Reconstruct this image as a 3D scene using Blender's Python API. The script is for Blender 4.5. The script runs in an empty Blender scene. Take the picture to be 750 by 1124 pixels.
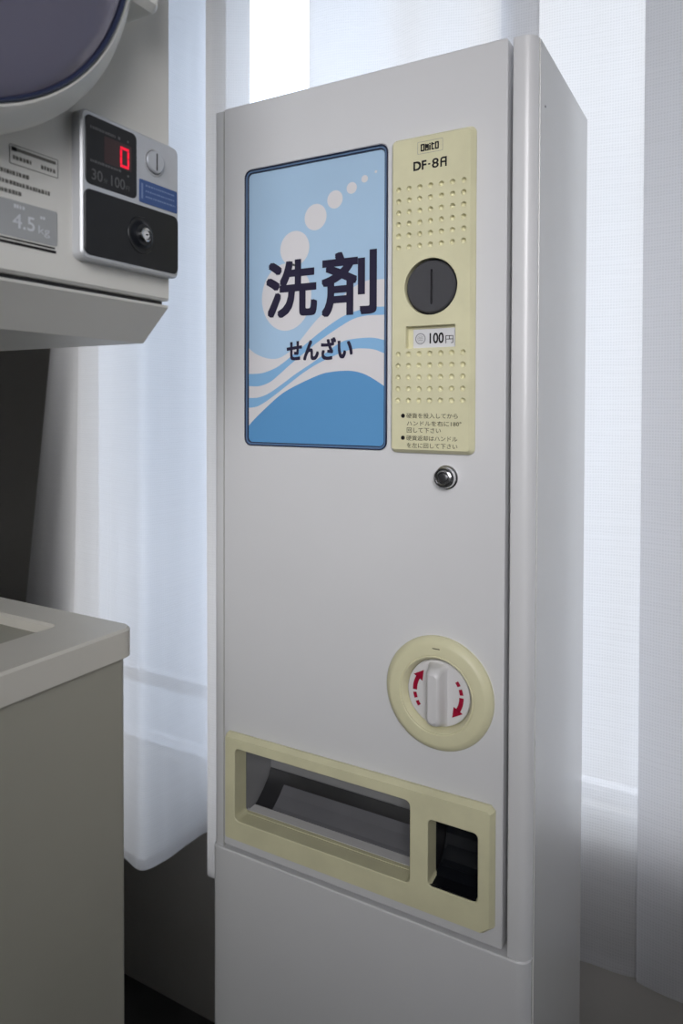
import bpy, bmesh, math, random
from mathutils import Vector, Matrix
from mathutils.geometry import tessellate_polygon

# ------------------------------------------------------------------ camera
SC = bpy.context.scene
DZ = 0.149            # floor sits at z = 0; measurements below are taken 0.149 lower
F_PX = 788.64
cam_d = bpy.data.cameras.new('camera')
cam_d.sensor_fit = 'VERTICAL'
cam_d.sensor_height = 24.0
cam_d.lens = 24.0 * F_PX / 1124.0
cam_d.shift_y = (458.15 - 562.0) / 1124.0
cam_d.clip_start = 0.01
cam = bpy.data.objects.new('camera', cam_d)
SC.collection.objects.link(cam)
yaw, pitch, roll = 0.51767, -0.017181, 0.0030047
fw = Vector((-math.sin(yaw) * math.cos(pitch), math.cos(yaw) * math.cos(pitch), math.sin(pitch)))
rt = Vector((math.cos(yaw), math.sin(yaw), 0))
up = rt.cross(fw)
r2 = rt * math.cos(roll) + up * math.sin(roll)
u2 = -rt * math.sin(roll) + up * math.cos(roll)
mw = Matrix((r2, u2, -fw)).transposed().to_4x4()
mw.translation = Vector((0, 0, 1.08 + DZ))
cam.matrix_world = mw
SC.camera = cam
cam_d.dof.use_dof = True
cam_d.dof.focus_distance = 0.77
cam_d.dof.aperture_fstop = 4.5

# ------------------------------------------------------------------ world: bright overcast sky
W = bpy.data.worlds.new('sky')
SC.world = W
W.use_nodes = True
nt = W.node_tree
bg = nt.nodes['Background']
tc = nt.nodes.new('ShaderNodeTexCoord')
sx = nt.nodes.new('ShaderNodeSeparateXYZ')
rp = nt.nodes.new('ShaderNodeValToRGB')
nt.links.new(tc.outputs['Generated'], sx.inputs[0])
mp = nt.nodes.new('ShaderNodeMapRange')
mp.inputs['From Min'].default_value = -0.6
mp.inputs['From Max'].default_value = 0.8
nt.links.new(sx.outputs['Z'], mp.inputs['Value'])
nt.links.new(mp.outputs[0], rp.inputs[0])
cr = rp.color_ramp
cr.elements[0].position = 0.0; cr.elements[0].color = (0.22, 0.22, 0.23, 1)
cr.elements[1].position = 1.0; cr.elements[1].color = (3.4, 3.4, 3.45, 1)
e = cr.elements.new(0.40); e.color = (0.62, 0.62, 0.63, 1)
e = cr.elements.new(0.62); e.color = (0.78, 0.78, 0.78, 1)
e = cr.elements.new(0.70); e.color = (1.0, 1.0, 1.01, 1)
e = cr.elements.new(0.82); e.color = (1.1, 1.1, 1.11, 1)
mx = nt.nodes.new('ShaderNodeMapRange'); mx.inputs['From Min'].default_value = -0.30; mx.inputs['From Max'].default_value = -0.70
nt.links.new(sx.outputs['X'], mx.inputs['Value'])
mc = nt.nodes.new('ShaderNodeMix'); mc.data_type = 'RGBA'; mc.inputs['A'].default_value = (1, 0.99, 0.99, 1); mc.inputs['B'].default_value = (1.95, 2.35, 3.0, 1)
nt.links.new(mx.outputs[0], mc.inputs['Factor'])
mm = nt.nodes.new('ShaderNodeMix'); mm.data_type = 'RGBA'; mm.blend_type = 'MULTIPLY'; mm.inputs['Factor'].default_value = 1.0; mm.clamp_result = False
nt.links.new(rp.outputs[0], mm.inputs['A']); nt.links.new(mc.outputs['Result'], mm.inputs['B'])
nt.links.new(mm.outputs['Result'], bg.inputs['Color'])
SKY = 1.34
bg.inputs['Strength'].default_value = SKY

SC.view_settings.view_transform = 'Standard'
SC.view_settings.look = 'None'
SC.view_settings.exposure = 0.0
SC.view_settings.gamma = 1.0
SC.view_settings.use_curve_mapping = False
# added fill light behind the camera, narrowed and aimed at the vending machine
fill = bpy.data.lights.new('front_fill_light', 'AREA'); fill.shape = 'RECTANGLE'
fill.size, fill.size_y = 0.86, 0.86; fill.energy = 2.0; fill.spread = math.radians(48); fill.color = (1.0, 0.985, 1.0)
dob = bpy.data.objects.new('front_fill_light', fill); SC.collection.objects.link(dob)
dob.location = (0.20, -0.62, 1.50 + DZ)
dob.rotation_euler = (Vector((-.42, .68, 1.10)) - Vector((.20, -.62, 1.50))).to_track_quat('-Z', 'Y').to_euler()
LAMP = 1.6            # emission of the added ceiling lamp diffuser

# ------------------------------------------------------------------ materials
def principled(name, col, rough=0.5, spec=0.5, metal=0.0, coat=0.0, noise=0.0, nscale=30.0, bump=0.0, bscale=200.0, emis=None, estr=0.0):
    m = bpy.data.materials.new(name)
    m.use_nodes = True
    n = m.node_tree
    b = n.nodes['Principled BSDF']
    b.inputs['Base Color'].default_value = (*col, 1)
    b.inputs['Roughness'].default_value = rough
    b.inputs['Specular IOR Level'].default_value = spec
    b.inputs['Metallic'].default_value = metal
    b.inputs['Coat Weight'].default_value = coat
    b.inputs['Coat Roughness'].default_value = 0.12
    if emis:
        b.inputs['Emission Color'].default_value = (*emis, 1)
        b.inputs['Emission Strength'].default_value = estr
    t = n.nodes.new('ShaderNodeTexCoord')
    if noise > 0:
        nz = n.nodes.new('ShaderNodeTexNoise'); nz.inputs['Scale'].default_value = nscale
        nz.inputs['Detail'].default_value = 4
        n.links.new(t.outputs['Object'], nz.inputs['Vector'])
        r = n.nodes.new('ShaderNodeValToRGB')
        r.color_ramp.elements[0].position = 0.35; r.color_ramp.elements[1].position = 0.65
        r.color_ramp.elements[0].color = (*[c * (1 - noise) for c in col], 1)
        r.color_ramp.elements[1].color = (*[min(1, c * (1 + noise * .4)) for c in col], 1)
        n.links.new(nz.outputs['Fac'], r.inputs[0]); n.links.new(r.outputs[0], b.inputs['Base Color'])
    if bump > 0:
        nz = n.nodes.new('ShaderNodeTexNoise'); nz.inputs['Scale'].default_value = bscale
        n.links.new(t.outputs['Object'], nz.inputs['Vector'])
        bp = n.nodes.new('ShaderNodeBump'); bp.inputs['Strength'].default_value = bump
        bp.inputs['Distance'].default_value = 0.001
        n.links.new(nz.outputs['Fac'], bp.inputs['Height']); n.links.new(bp.outputs[0], b.inputs['Normal'])
    return m

def srgb(r, g, b):
    f = lambda v: (v / 255 / 12.92) if v / 255 <= 0.04045 else ((v / 255 + 0.055) / 1.055) ** 2.4
    return (f(r), f(g), f(b))

M_ = {}
M_['white_paint'] = principled('white_powder_paint', (0.70, 0.70, 0.715), 0.34, 0.5, coat=0.25, noise=0.02, nscale=6, bump=0.03, bscale=900)
M_['side_paint'] = principled('white_side_paint', (0.66, 0.655, 0.64), 0.22, 0.5, coat=0.6, noise=0.02, nscale=5)
M_['cream'] = principled('aged_cream_plastic', (0.70, 0.67, 0.45), 0.42, 0.45, noise=0.06, nscale=25, bump=0.05, bscale=1500)
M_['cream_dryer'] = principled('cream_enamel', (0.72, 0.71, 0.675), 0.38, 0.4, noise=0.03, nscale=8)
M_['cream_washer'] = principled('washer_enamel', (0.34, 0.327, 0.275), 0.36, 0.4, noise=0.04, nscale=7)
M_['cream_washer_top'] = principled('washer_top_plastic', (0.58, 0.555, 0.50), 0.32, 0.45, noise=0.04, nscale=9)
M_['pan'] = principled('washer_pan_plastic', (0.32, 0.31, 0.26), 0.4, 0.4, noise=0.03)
M_['dark_knob'] = principled('dark_grey_plastic', (0.055, 0.055, 0.062), 0.32, 0.5, bump=0.03, bscale=1200)
M_['black'] = principled('black_plastic', (0.010, 0.010, 0.012), 0.35, 0.4)
M_['gloss_black'] = principled('gloss_black_plastic', (0.007, 0.008, 0.011), 0.30, 0.28, noise=0.1, nscale=40)
M_['black_ink'] = principled('black_ink', (0.012, 0.011, 0.012), 0.5, 0.2)
M_['navy_ink'] = principled('navy_ink', (0.022, 0.018, 0.045), 0.4, 0.3)
M_['small_ink'] = principled('small_print_ink', (0.06, 0.055, 0.035), 0.5, 0.2)
M_['gasket'] = principled('navy_gasket', (0.018, 0.025, 0.06), 0.3, 0.5)
M_['gasket_light'] = principled('acrylic_edge', (0.12, 0.20, 0.34), 0.12, 0.6)
M_['sheet_sky'] = principled('printed_pale_blue', (0.42, 0.60, 0.80), 0.3, 0.5, coat=0.5, noise=0.04, nscale=5)
M_['sheet_white'] = principled('printed_white', (0.74, 0.72, 0.74), 0.3, 0.5, coat=0.5)
M_['sheet_band'] = principled('printed_light_blue', (0.25, 0.48, 0.75), 0.3, 0.5, coat=0.5, noise=0.05, nscale=4)
M_['sheet_blue'] = principled('printed_mid_blue', (0.12, 0.33, 0.62), 0.3, 0.5, coat=0.5, noise=0.05, nscale=3)
M_['white_plastic'] = principled('white_plastic', (0.66, 0.65, 0.655), 0.35, 0.5, bump=0.02, bscale=900)
M_['red'] = principled('crimson_ink', (0.33, 0.004, 0.03), 0.45, 0.3)
M_['chrome'] = principled('chrome', (0.62, 0.62, 0.63), 0.18, metal=1.0)
M_['brushed'] = principled('silver_plastic', (0.50, 0.52, 0.56), 0.3, 0.5, metal=0.35, noise=0.04, nscale=60)
M_['brushed_light'] = principled('silver_rim', (0.50, 0.51, 0.53), 0.32, metal=0.25)
M_['dark_metal'] = principled('dark_metal', (0.10, 0.10, 0.105), 0.35, metal=0.8)
M_['grey_metal'] = principled('grey_sheet_metal', (0.30, 0.30, 0.31), 0.4, metal=0.1, noise=0.06, nscale=12)
M_['chute'] = principled('satin_black_chute', (0.020, 0.020, 0.023), 0.33, 0.7, noise=0.2, nscale=30)
M_['chute_sheen'] = principled('grey_chute_sheen', (0.15, 0.15, 0.165), 0.3, 0.5, noise=0.1, nscale=20)  # paler grey that puts a soft reflection into the chute's colour
M_['card'] = principled('price_card', (0.66, 0.66, 0.68), 0.4, 0.3)
M_['grey_ink'] = principled('grey_ink', (0.28, 0.28, 0.30), 0.5, 0.3)
M_['led'] = principled('red_led', (0.5, 0.0, 0.02), 0.4, emis=(1.0, 0.0, 0.035), estr=0.75)
M_['led_off'] = principled('unlit_led', (0.030, 0.006, 0.008), 0.4)
M_['display_print'] = principled('display_print', (0.09, 0.09, 0.095), 0.4)
M_['blue_label'] = principled('blue_label', (0.035, 0.085, 0.26), 0.35, 0.4)
M_['blue_print'] = principled('blue_label_print', (0.16, 0.24, 0.45), 0.4)
M_['label_ink'] = principled('brown_label_ink', (0.17, 0.165, 0.15), 0.5, 0.2)
M_['label_pale'] = principled('pale_label_film', (0.36, 0.37, 0.38), 0.25, 0.5)
M_['label_paleink'] = principled('pale_label_print', (0.62, 0.64, 0.68), 0.3, 0.5)
M_['lilac'] = principled('lilac_plastic', (0.155, 0.145, 0.215), 0.28, 0.5, noise=0.05, nscale=10)
M_['lilac_dark'] = principled('lilac_inner', (0.075, 0.068, 0.085), 0.35, 0.4)
M_['drum'] = principled('drum_dark', (0.02, 0.018, 0.022), 0.35, 0.5)
M_['wall'] = principled('plaster', (0.35, 0.33, 0.305), 0.8, 0.2, noise=0.04, nscale=4, bump=0.3, bscale=120)
M_['wall_room'] = principled('room_plaster', (0.30, 0.30, 0.30), 0.8, 0.2, noise=0.04, nscale=4, bump=0.3, bscale=120)
M_['ceiling'] = principled('ceiling_board', (0.72, 0.72, 0.71), 0.85, 0.2, noise=0.03, nscale=5)
M_['floor'] = principled('dark_vinyl_floor', (0.035, 0.033, 0.032), 0.45, 0.4, noise=0.25, nscale=9)
M_['alu'] = principled('aluminium_sash', (0.55, 0.56, 0.60), 0.35, metal=0.5)
M_['trim'] = principled('trim_paint', (0.40, 0.40, 0.40), 0.5)
M_['steel'] = principled('stand_steel', (0.35, 0.35, 0.34), 0.4, metal=0.3)
M_['lamp'] = principled('lamp_diffuser', (0.9, 0.9, 0.9), 0.5, emis=(1.0, 0.985, 0.95), estr=LAMP)
M_['rubber'] = principled('rubber', (0.02, 0.02, 0.02), 0.7)

def glass_material():
    m = bpy.data.materials.new('window_glass'); m.use_nodes = True
    n = m.node_tree; n.nodes.clear()
    o = n.nodes.new('ShaderNodeOutputMaterial'); mx = n.nodes.new('ShaderNodeMixShader')
    t = n.nodes.new('ShaderNodeBsdfTransparent'); t.inputs[0].default_value = (0.96, 0.97, 0.97, 1)
    g = n.nodes.new('ShaderNodeBsdfGlossy'); g.inputs['Roughness'].default_value = 0.02
    lw = n.nodes.new('ShaderNodeLayerWeight'); pw = n.nodes.new('ShaderNodeMath'); pw.operation = 'POWER'; pw.inputs[1].default_value = 4
    fr = n.nodes.new('ShaderNodeMath'); fr.operation = 'MULTIPLY_ADD'; fr.inputs[1].default_value = 0.6; fr.inputs[2].default_value = 0.04
    n.links.new(lw.outputs['Facing'], pw.inputs[0]); n.links.new(pw.outputs[0], fr.inputs[0])
    n.links.new(fr.outputs[0], mx.inputs[0]); n.links.new(t.outputs[0], mx.inputs[1]); n.links.new(g.outputs[0], mx.inputs[2])
    n.links.new(mx.outputs[0], o.inputs[0])
    return m
M_['glass'] = glass_material()

def smoked_material():
    m = bpy.data.materials.new('smoked_lilac_window'); m.use_nodes = True
    n = m.node_tree; n.nodes.clear()
    o = n.nodes.new('ShaderNodeOutputMaterial'); mx = n.nodes.new('ShaderNodeMixShader'); m2 = n.nodes.new('ShaderNodeMixShader')
    t = n.nodes.new('ShaderNodeBsdfTransparent'); t.inputs[0].default_value = (0.62, 0.60, 0.68, 1)
    d = n.nodes.new('ShaderNodeBsdfDiffuse'); d.inputs[0].default_value = (0.20, 0.19, 0.27, 1)
    g = n.nodes.new('ShaderNodeBsdfGlossy'); g.inputs['Roughness'].default_value = 0.08
    lw = n.nodes.new('ShaderNodeLayerWeight'); pw = n.nodes.new('ShaderNodeMath'); pw.operation = 'POWER'; pw.inputs[1].default_value = 4
    fr = n.nodes.new('ShaderNodeMath'); fr.operation = 'MULTIPLY_ADD'; fr.inputs[1].default_value = 0.6; fr.inputs[2].default_value = 0.04
    n.links.new(lw.outputs['Facing'], pw.inputs[0]); n.links.new(pw.outputs[0], fr.inputs[0])
    m2.inputs[0].default_value = 0.55
    n.links.new(t.outputs[0], m2.inputs[1]); n.links.new(d.outputs[0], m2.inputs[2])
    n.links.new(fr.outputs[0], mx.inputs[0]); n.links.new(m2.outputs[0], mx.inputs[1]); n.links.new(g.outputs[0], mx.inputs[2])
    n.links.new(mx.outputs[0], o.inputs[0])
    return m
M_['smoked'] = smoked_material()

def curtain_material(name, t_hole, t_thread):
    """sheer weave: uv.x = metres along the cloth, uv.y = metres of height"""
    m = bpy.data.materials.new(name); m.use_nodes = True
    n = m.node_tree; n.nodes.clear(); L = n.links
    o = n.nodes.new('ShaderNodeOutputMaterial')
    uv = n.nodes.new('ShaderNodeUVMap'); uv.uv_map = 'cloth'
    nz = n.nodes.new('ShaderNodeTexNoise'); nz.inputs['Scale'].default_value = 60; nz.inputs['Detail'].default_value = 3
    L.new(uv.outputs[0], nz.inputs['Vector'])
    ad = n.nodes.new('ShaderNodeVectorMath'); ad.operation = 'MULTIPLY_ADD'
    ad.inputs[1].default_value = (0.0022, 0.0022, 0); L.new(nz.outputs['Color'], ad.inputs[0]); L.new(uv.outputs[0], ad.inputs[2])
    sp = n.nodes.new('ShaderNodeSeparateXYZ'); L.new(ad.outputs[0], sp.inputs[0])
    def threads(out, pitch):
        a = n.nodes.new('ShaderNodeMath'); a.operation = 'MULTIPLY'; a.inputs[1].default_value = 2 * math.pi / pitch; L.new(out, a.inputs[0])
        s = n.nodes.new('ShaderNodeMath'); s.operation = 'SINE'; L.new(a.outputs[0], s.inputs[0])
        r = n.nodes.new('ShaderNodeMapRange'); r.inputs['From Min'].default_value = -0.2; r.inputs['From Max'].default_value = 0.9; L.new(s.outputs[0], r.inputs['Value'])
        return r.outputs[0]
    tx, ty = threads(sp.outputs['X'], 0.0036), threads(sp.outputs['Y'], 0.0040)
    mxm = n.nodes.new('ShaderNodeMath'); mxm.operation = 'MAXIMUM'; L.new(tx, mxm.inputs[0]); L.new(ty, mxm.inputs[1])
    # slubs: long horizontal streaks
    mpn = n.nodes.new('ShaderNodeMapping'); mpn.inputs['Scale'].default_value = (9, 260, 1); L.new(uv.outputs[0], mpn.inputs['Vector'])
    sl = n.nodes.new('ShaderNodeTexNoise'); sl.inputs['Scale'].default_value = 1.0; sl.inputs['Detail'].default_value = 2; L.new(mpn.outputs[0], sl.inputs['Vector'])
    slr = n.nodes.new('ShaderNodeMapRange'); slr.inputs['From Min'].default_value = 0.45; slr.inputs['From Max'].default_value = 0.75; L.new(sl.outputs['Fac'], slr.inputs['Value'])
    mul = n.nodes.new('ShaderNodeMath'); mul.operation = 'MULTIPLY_ADD'; mul.inputs[1].default_value = 0.7; L.new(slr.outputs[0], mul.inputs[0]); L.new(mxm.outputs[0], mul.inputs[2]); mul.use_clamp = True
    # transparency of holes / threads
    tr = n.nodes.new('ShaderNodeMapRange'); tr.inputs['To Min'].default_value = t_hole; tr.inputs['To Max'].default_value = t_thread; L.new(mul.outputs[0], tr.inputs['Value'])
    dif = n.nodes.new('ShaderNodeBsdfDiffuse'); dif.inputs[0].default_value = (0.80, 0.80, 0.82, 1)
    trl = n.nodes.new('ShaderNodeBsdfTranslucent'); trl.inputs[0].default_value = (0.82, 0.81, 0.81, 1)
    bp = n.nodes.new('ShaderNodeBump'); bp.inputs['Strength'].default_value = 0.35; bp.inputs['Distance'].default_value = 0.0006
    L.new(mul.outputs[0], bp.inputs['Height']); L.new(bp.outputs[0], dif.inputs['Normal']); L.new(bp.outputs[0], trl.inputs['Normal'])
    m1 = n.nodes.new('ShaderNodeMixShader'); m1.inputs[0].default_value = 0.72
    L.new(dif.outputs[0], m1.inputs[1]); L.new(trl.outputs[0], m1.inputs[2])
    tp = n.nodes.new('ShaderNodeBsdfTransparent')
    m2 = n.nodes.new('ShaderNodeMixShader'); L.new(tr.outputs[0], m2.inputs[0]); L.new(m1.outputs[0], m2.inputs[1]); L.new(tp.outputs[0], m2.inputs[2])
    L.new(m2.outputs[0], o.inputs[0])
    return m
M_['curtain'] = curtain_material('sheer_curtain_weave', .25, .16)
M_['curtain_dense'] = curtain_material('close_curtain_weave', .13, .07)

# ------------------------------------------------------------------ mesh builder
class Frame:
    def __init__(s, org, a, b, n):
        s.o, s.a, s.b, s.n = Vector(org), Vector(a), Vector(b), Vector(n)
    def __call__(s, a, b, n=0.0):
        return s.o + s.a * a + s.b * b + s.n * n

FC = Frame((0, 0.68, DZ), (1, 0, 0), (0, 0, 1), (0, -1, 0))       # front of the vending machine
FD = Frame((-0.44, 0, DZ), (0, 1, 0), (0, 0, 1), (1, 0, 0))       # front of the dryer
FT = Frame((0, 0, DZ), (1, 0, 0), (0, 1, 0), (0, 0, 1))           # plan, height as normal

def rect(x0, x1, z0, z1, r=0.0, seg=5):
    return ('r', x0, x1, z0, z1, r, seg)
def circ(x, z, r, seg=40):
    return ('c', x, z, r, seg)
def loop(s, g=0.0):
    """outline of a shape grown by g, counter-clockwise"""
    if s[0] == 'c':
        _, x, z, r, n = s
        return [(x + (r + g) * math.cos(2 * math.pi * k / n), z + (r + g) * math.sin(2 * math.pi * k / n)) for k in range(n)]
    if s[0] == 'p':
        pts = s[1]; n = len(pts); out = []
        for i in range(n):
            p0, p1, p2 = Vector(pts[i - 1]), Vector(pts[i]), Vector(pts[(i + 1) % n])
            d1 = (p1 - p0).normalized(); d2 = (p2 - p1).normalized()
            n1 = Vector((d1.y, -d1.x)); n2 = Vector((d2.y, -d2.x)); m = (n1 + n2)
            m = m / max(m.length_squared, 1e-6) * 2
            q = p1 + m * g * (1.0)
            out.append((q.x, q.y))
        return out
    _, x0, x1, z0, z1, r, seg = s
    rs = list(r) if isinstance(r, (tuple, list)) else [r] * 4      # bl, br, tr, tl
    x0 -= g; x1 += g; z0 -= g; z1 += g
    out = []
    for k, (cx, cz, a0) in enumerate(((x0, z0, 180), (x1, z0, 270), (x1, z1, 0), (x0, z1, 90))):
        rr = max(rs[k] + g, 0.0003)
        sxx = 1 if cx == x0 else -1; szz = 1 if cz == z0 else -1
        ox, oz = cx + sxx * rr, cz + szz * rr
        for j in range(seg + 1):
            a = math.radians(a0 + 90 * j / seg)
            out.append((ox + rr * math.cos(a), oz + rr * math.sin(a)))
    return out

class MB:
    def __init__(s):
        s.v, s.f, s.m, s.mats, s.sm = [], [], [], [], []
    def mat(s, name):
        if name not in s.mats: s.mats.append(name)
        return s.mats.index(name)
    def add(s, pts, faces, mat, smooth=False):
        o = len(s.v); s.v += [Vector(p) for p in pts]; k = s.mat(mat)
        for f in faces:
            s.f.append([o + i for i in f]); s.m.append(k); s.sm.append(smooth)
    def ring(s, A, B, mat, smooth=False):
        n = len(A)
        s.add(list(A) + list(B), [[i, (i + 1) % n, n + (i + 1) % n, n + i] for i in range(n)], mat, smooth)
    def cap(s, loops, mat, flip=False):
        allp = [p for l in loops for p in l]
        tris = tessellate_polygon([[Vector(p) for p in l] for l in loops])
        s.add(allp, [list(t)[::-1] if flip else list(t) for t in tris], mat)
    def plate(s, F, outer, holes=(), n0=0.0, n1=0.01, ch=0.0, chd=None, hch=None, mat='white_paint', back=True):
        chd = ch if chd is None else chd; hch = ch if hch is None else hch
        O1 = [F(a, b, n1) for a, b in loop(outer, -ch)]
        Hs = [[F(a, b, n1) for a, b in loop(h, hch)] for h in holes]
        flat_o = [(a, b, 0) for a, b in loop(outer, -ch)]
        flats = [flat_o] + [[(a, b, 0) for a, b in loop(h, hch)] for h in holes]
        tris = tessellate_polygon([[Vector(p) for p in l] for l in flats])
        allp = O1 + [p for h in Hs for p in h]
        s.add(allp, [list(t) for t in tris], mat)
        Om = [F(a, b, n1 - chd) for a, b in loop(outer)]
        O0 = [F(a, b, n0) for a, b in loop(outer)]
        if ch > 0: s.ring(O1, Om, mat)
        s.ring(Om, O0, mat)
        H0 = []
        for h, h1 in zip(holes, Hs):
            hm = [F(a, b, n1 - (hch if hch else 0)) for a, b in loop(h)]
            h0 = [F(a, b, n0) for a, b in loop(h)]
            if hch > 0: s.ring(h1, hm, mat)
            s.ring(hm, h0, mat); H0.append(h0)
        if back: s.add(O0 + [p for h in H0 for p in h], [list(t)[::-1] for t in tris], mat)
        return s
    def flat(s, F, pts, n, mat):
        pl = [Vector((a, b, 0)) for a, b in pts]
        tris = tessellate_polygon([pl])
        s.add([F(a, b, n) for a, b in pts], [list(t) for t in tris], mat)
    def lathe(s, F, c, prof, seg=48, mat='white_paint', smooth=True, cap0=False, cap1=False):
        rings = [[F(c[0] + r * math.cos(2 * math.pi * k / seg), c[1] + r * math.sin(2 * math.pi * k / seg), n) for k in range(seg)] for r, n in prof]
        for A, B in zip(rings, rings[1:]): s.ring(A, B, mat, smooth)
        if cap0: s.add(rings[0], [list(range(seg))], mat)
        if cap1: s.add(rings[-1], [list(range(seg))], mat)
    def box(s, x0, x1, y0, y1, z0, z1, mat, ch=0.0):
        """axis aligned block in world x, y and measured z, chamfered on its upper rim and round its corners"""
        s.plate(FT, rect(x0, x1, y0, y1, ch, 2), (), z0, z1, ch * .6, None, None, mat)
    def prism(s, F, pts, n0, n1, mat, smooth=False):
        A = [F(a, b, n1) for a, b in pts]; B = [F(a, b, n0) for a, b in pts]
        s.ring(A, B, mat, smooth)
        tris = tessellate_polygon([[Vector((a, b, 0)) for a, b in pts]])
        s.add(A, [list(t) for t in tris], mat); s.add(B, [list(t)[::-1] for t in tris], mat)
    def text(s, F, body, x0, x1, z0, z1, n, mat, bold=0.0, st=0.0):
        c = bpy.data.curves.new('t', 'FONT'); c.body = body; c.size = 1; c.resolution_u = 4; c.offset = bold
        o = bpy.data.objects.new('t', c); SC.collection.objects.link(o)
        bpy.context.view_layer.update()
        me = bpy.data.meshes.new_from_object(o.evaluated_get(bpy.context.evaluated_depsgraph_get()))
        xs = [v.co.x for v in me.vertices]; ys = [v.co.y for v in me.vertices]
        ax, ay = min(xs), min(ys); kx = (x1 - x0) / (max(xs) - ax); ky = (z1 - z0) / (max(ys) - ay)
        offs = [(0, 0)] if st <= 0 else [(st * a_, st * b_) for a_ in (-1, 0, 1) for b_ in (-1, 0, 1)]
        kx = (x1 - x0 - 2 * max(st, 0)) / (max(xs) - ax); ky = (z1 - z0 - 2 * max(st, 0)) / (max(ys) - ay)
        for i, (ox, oy) in enumerate(offs):
            s.add([F(x0 + st + ox + (v.co.x - ax) * kx, z0 + st + oy + (v.co.y - ay) * ky, n + i * 4e-6) for v in me.vertices], [list(p.vertices) for p in me.polygons], mat)
        bpy.data.objects.remove(o); bpy.data.curves.remove(c); bpy.data.meshes.remove(me)
    def build(s, name, parent=None, recalc=True, **tags):
        me = bpy.data.meshes.new(name)
        org = Vector(parent.matrix_world.translation) if parent else Vector((0, 0, 0))
        me.from_pydata([v - org for v in s.v], [], s.f)
        for mn in s.mats: me.materials.append(M_[mn])
        for p, k, sm in zip(me.polygons, s.m, s.sm): p.material_index = k; p.use_smooth = sm
        bm = bmesh.new(); bm.from_mesh(me)
        if recalc:
            bmesh.ops.remove_doubles(bm, verts=bm.verts, dist=1e-6)
            bmesh.ops.recalc_face_normals(bm, faces=bm.faces)
        bm.to_mesh(me); bm.free()
        o = bpy.data.objects.new(name, me); SC.collection.objects.link(o)
        if parent:
            o.parent = parent
            root_m = parent.matrix_world.copy()
            o.matrix_world = Matrix.Translation(org)
            bpy.context.view_layer.update()
        for k, v in tags.items(): o[k] = v
        return o

def thing(name, loc, label, cat, group=None):
    o = bpy.data.objects.new(name, None); SC.collection.objects.link(o)
    o.location = loc; o.empty_display_size = 0.05
    o['label'] = label; o['category'] = cat
    if group: o['group'] = group
    bpy.context.view_layer.update()
    return o
def child(mb, name, parent, **tags):
    """part whose mesh is relative to its parent's place"""
    org = parent.matrix_world.translation.copy()
    o = mb.build(name, None, True, **tags)
    for v in o.data.vertices: v.co -= org
    o.parent = parent
    bpy.context.view_layer.update()
    return o
def struct(mb, name):
    return mb.build(name, None, True, kind='structure')

# ------------------------------------------------------------------ room shell
XL, XR, YB, YF, ZC = -1.75, 1.75, 1.10, -0.65, 2.25     # measured frame
WX0, WX1, WZ0, WZ1 = -1.325, 1.05, 0.489, 2.02           # window opening in the far wall
m = MB(); m.plate(FT, rect(XL - .1, XR + .1, YF - .1, YB + .16), (), -DZ - .1, -DZ, mat='floor'); struct(m, 'floor')
m = MB(); m.plate(FT, rect(XL - .1, XR + .1, YF - .1, YB + .16), (), ZC, ZC + .1, mat='ceiling'); struct(m, 'ceiling')
FB = Frame((0, YB, DZ), (1, 0, 0), (0, 0, 1), (0, -1, 0))
m = MB(); m.plate(FB, rect(XL, XR, -DZ, ZC), [('p', [(WX0, .350), (-.60, .350), (-.60, WZ0), (WX1, WZ0), (WX1, WZ1), (WX0, WZ1)])], -.07, 0, mat='wall'); struct(m, 'wall_back')
m = MB(); m.box(XL - .1, XL, YF, YB + .16, -DZ, ZC, 'wall_room'); struct(m, 'wall_left')
m = MB(); m.box(XR, XR + .1, YF, YB + .16, -DZ, ZC, 'wall_room'); struct(m, 'wall_right')
FF = Frame((0, YF, DZ), (-1, 0, 0), (0, 0, 1), (0, 1, 0))
m = MB(); m.plate(FF, rect(-XR, -XL, -DZ, ZC), [rect(-.66, .26, 1.04, 1.96)], -.12, 0, mat='wall_room'); struct(m, 'wall_front')
w = MB(); w.plate(FF, rect(-.66, .26, 1.04, 1.96), [rect(-.63, .23, 1.07, 1.93)], -.09, -.04, .001, mat='alu'); w2 = struct(w, 'added_window_2')  # added window, unseen behind the camera, framing the fill light
g = MB(); g.plate(FF, rect(-.63, .23, 1.07, 1.93), (), -.07, -.066, mat='glass'); child(g, 'window_pane', w2)
# window: sliding aluminium sashes
w = MB(); w.plate(FB, rect(WX0, WX1, WZ0, WZ1), [rect(WX0 + .012, WX1 - .012, WZ0 + .007, WZ1 - .03)], -.068, -.022, .001, mat='alu')
win = struct(w, 'window_1')
def sash(x0, x1, ym, st0, st1):
    f = MB(); f.plate(FB, rect(x0, x1, WZ0 + .0075, WZ1 - .031), [rect(x0 + st0, x1 - st1, WZ0 + .019, WZ1 - .07)], ym - .022, ym, .001, mat='alu')
    o = child(f, 'window_sash', win)
    g = MB(); g.plate(FB, rect(x0 + st0, x1 - st1, WZ0 + .019, WZ1 - .07), (), ym - .013, ym - .009, mat='glass')
    child(g, 'window_pane', o)
sash(WX0 + .014, .16, -.024, .020, .04)
sash(.12, WX1 - .014, -.047, .04, .020)
t = MB(); t.plate(FB, rect(-.598, WX1 + .01, WZ0 - .018, WZ0), (), 0, .004, .001, mat='trim'); struct(t, 'trim_1')
# added low opening under the window's left part, brightens the lower curtain
w = MB(); w.plate(FB, rect(WX0, -.60, .350, WZ0), [rect(WX0 + .012, -.612, .360, WZ0 - .008)], -.068, -.022, .001, mat='alu'); w3 = struct(w, 'added_window_3')
g = MB(); g.plate(FB, rect(WX0 + .012, -.612, .360, WZ0 - .008), (), -.05, -.046, mat='glass'); child(g, 'window_pane', w3)
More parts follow.
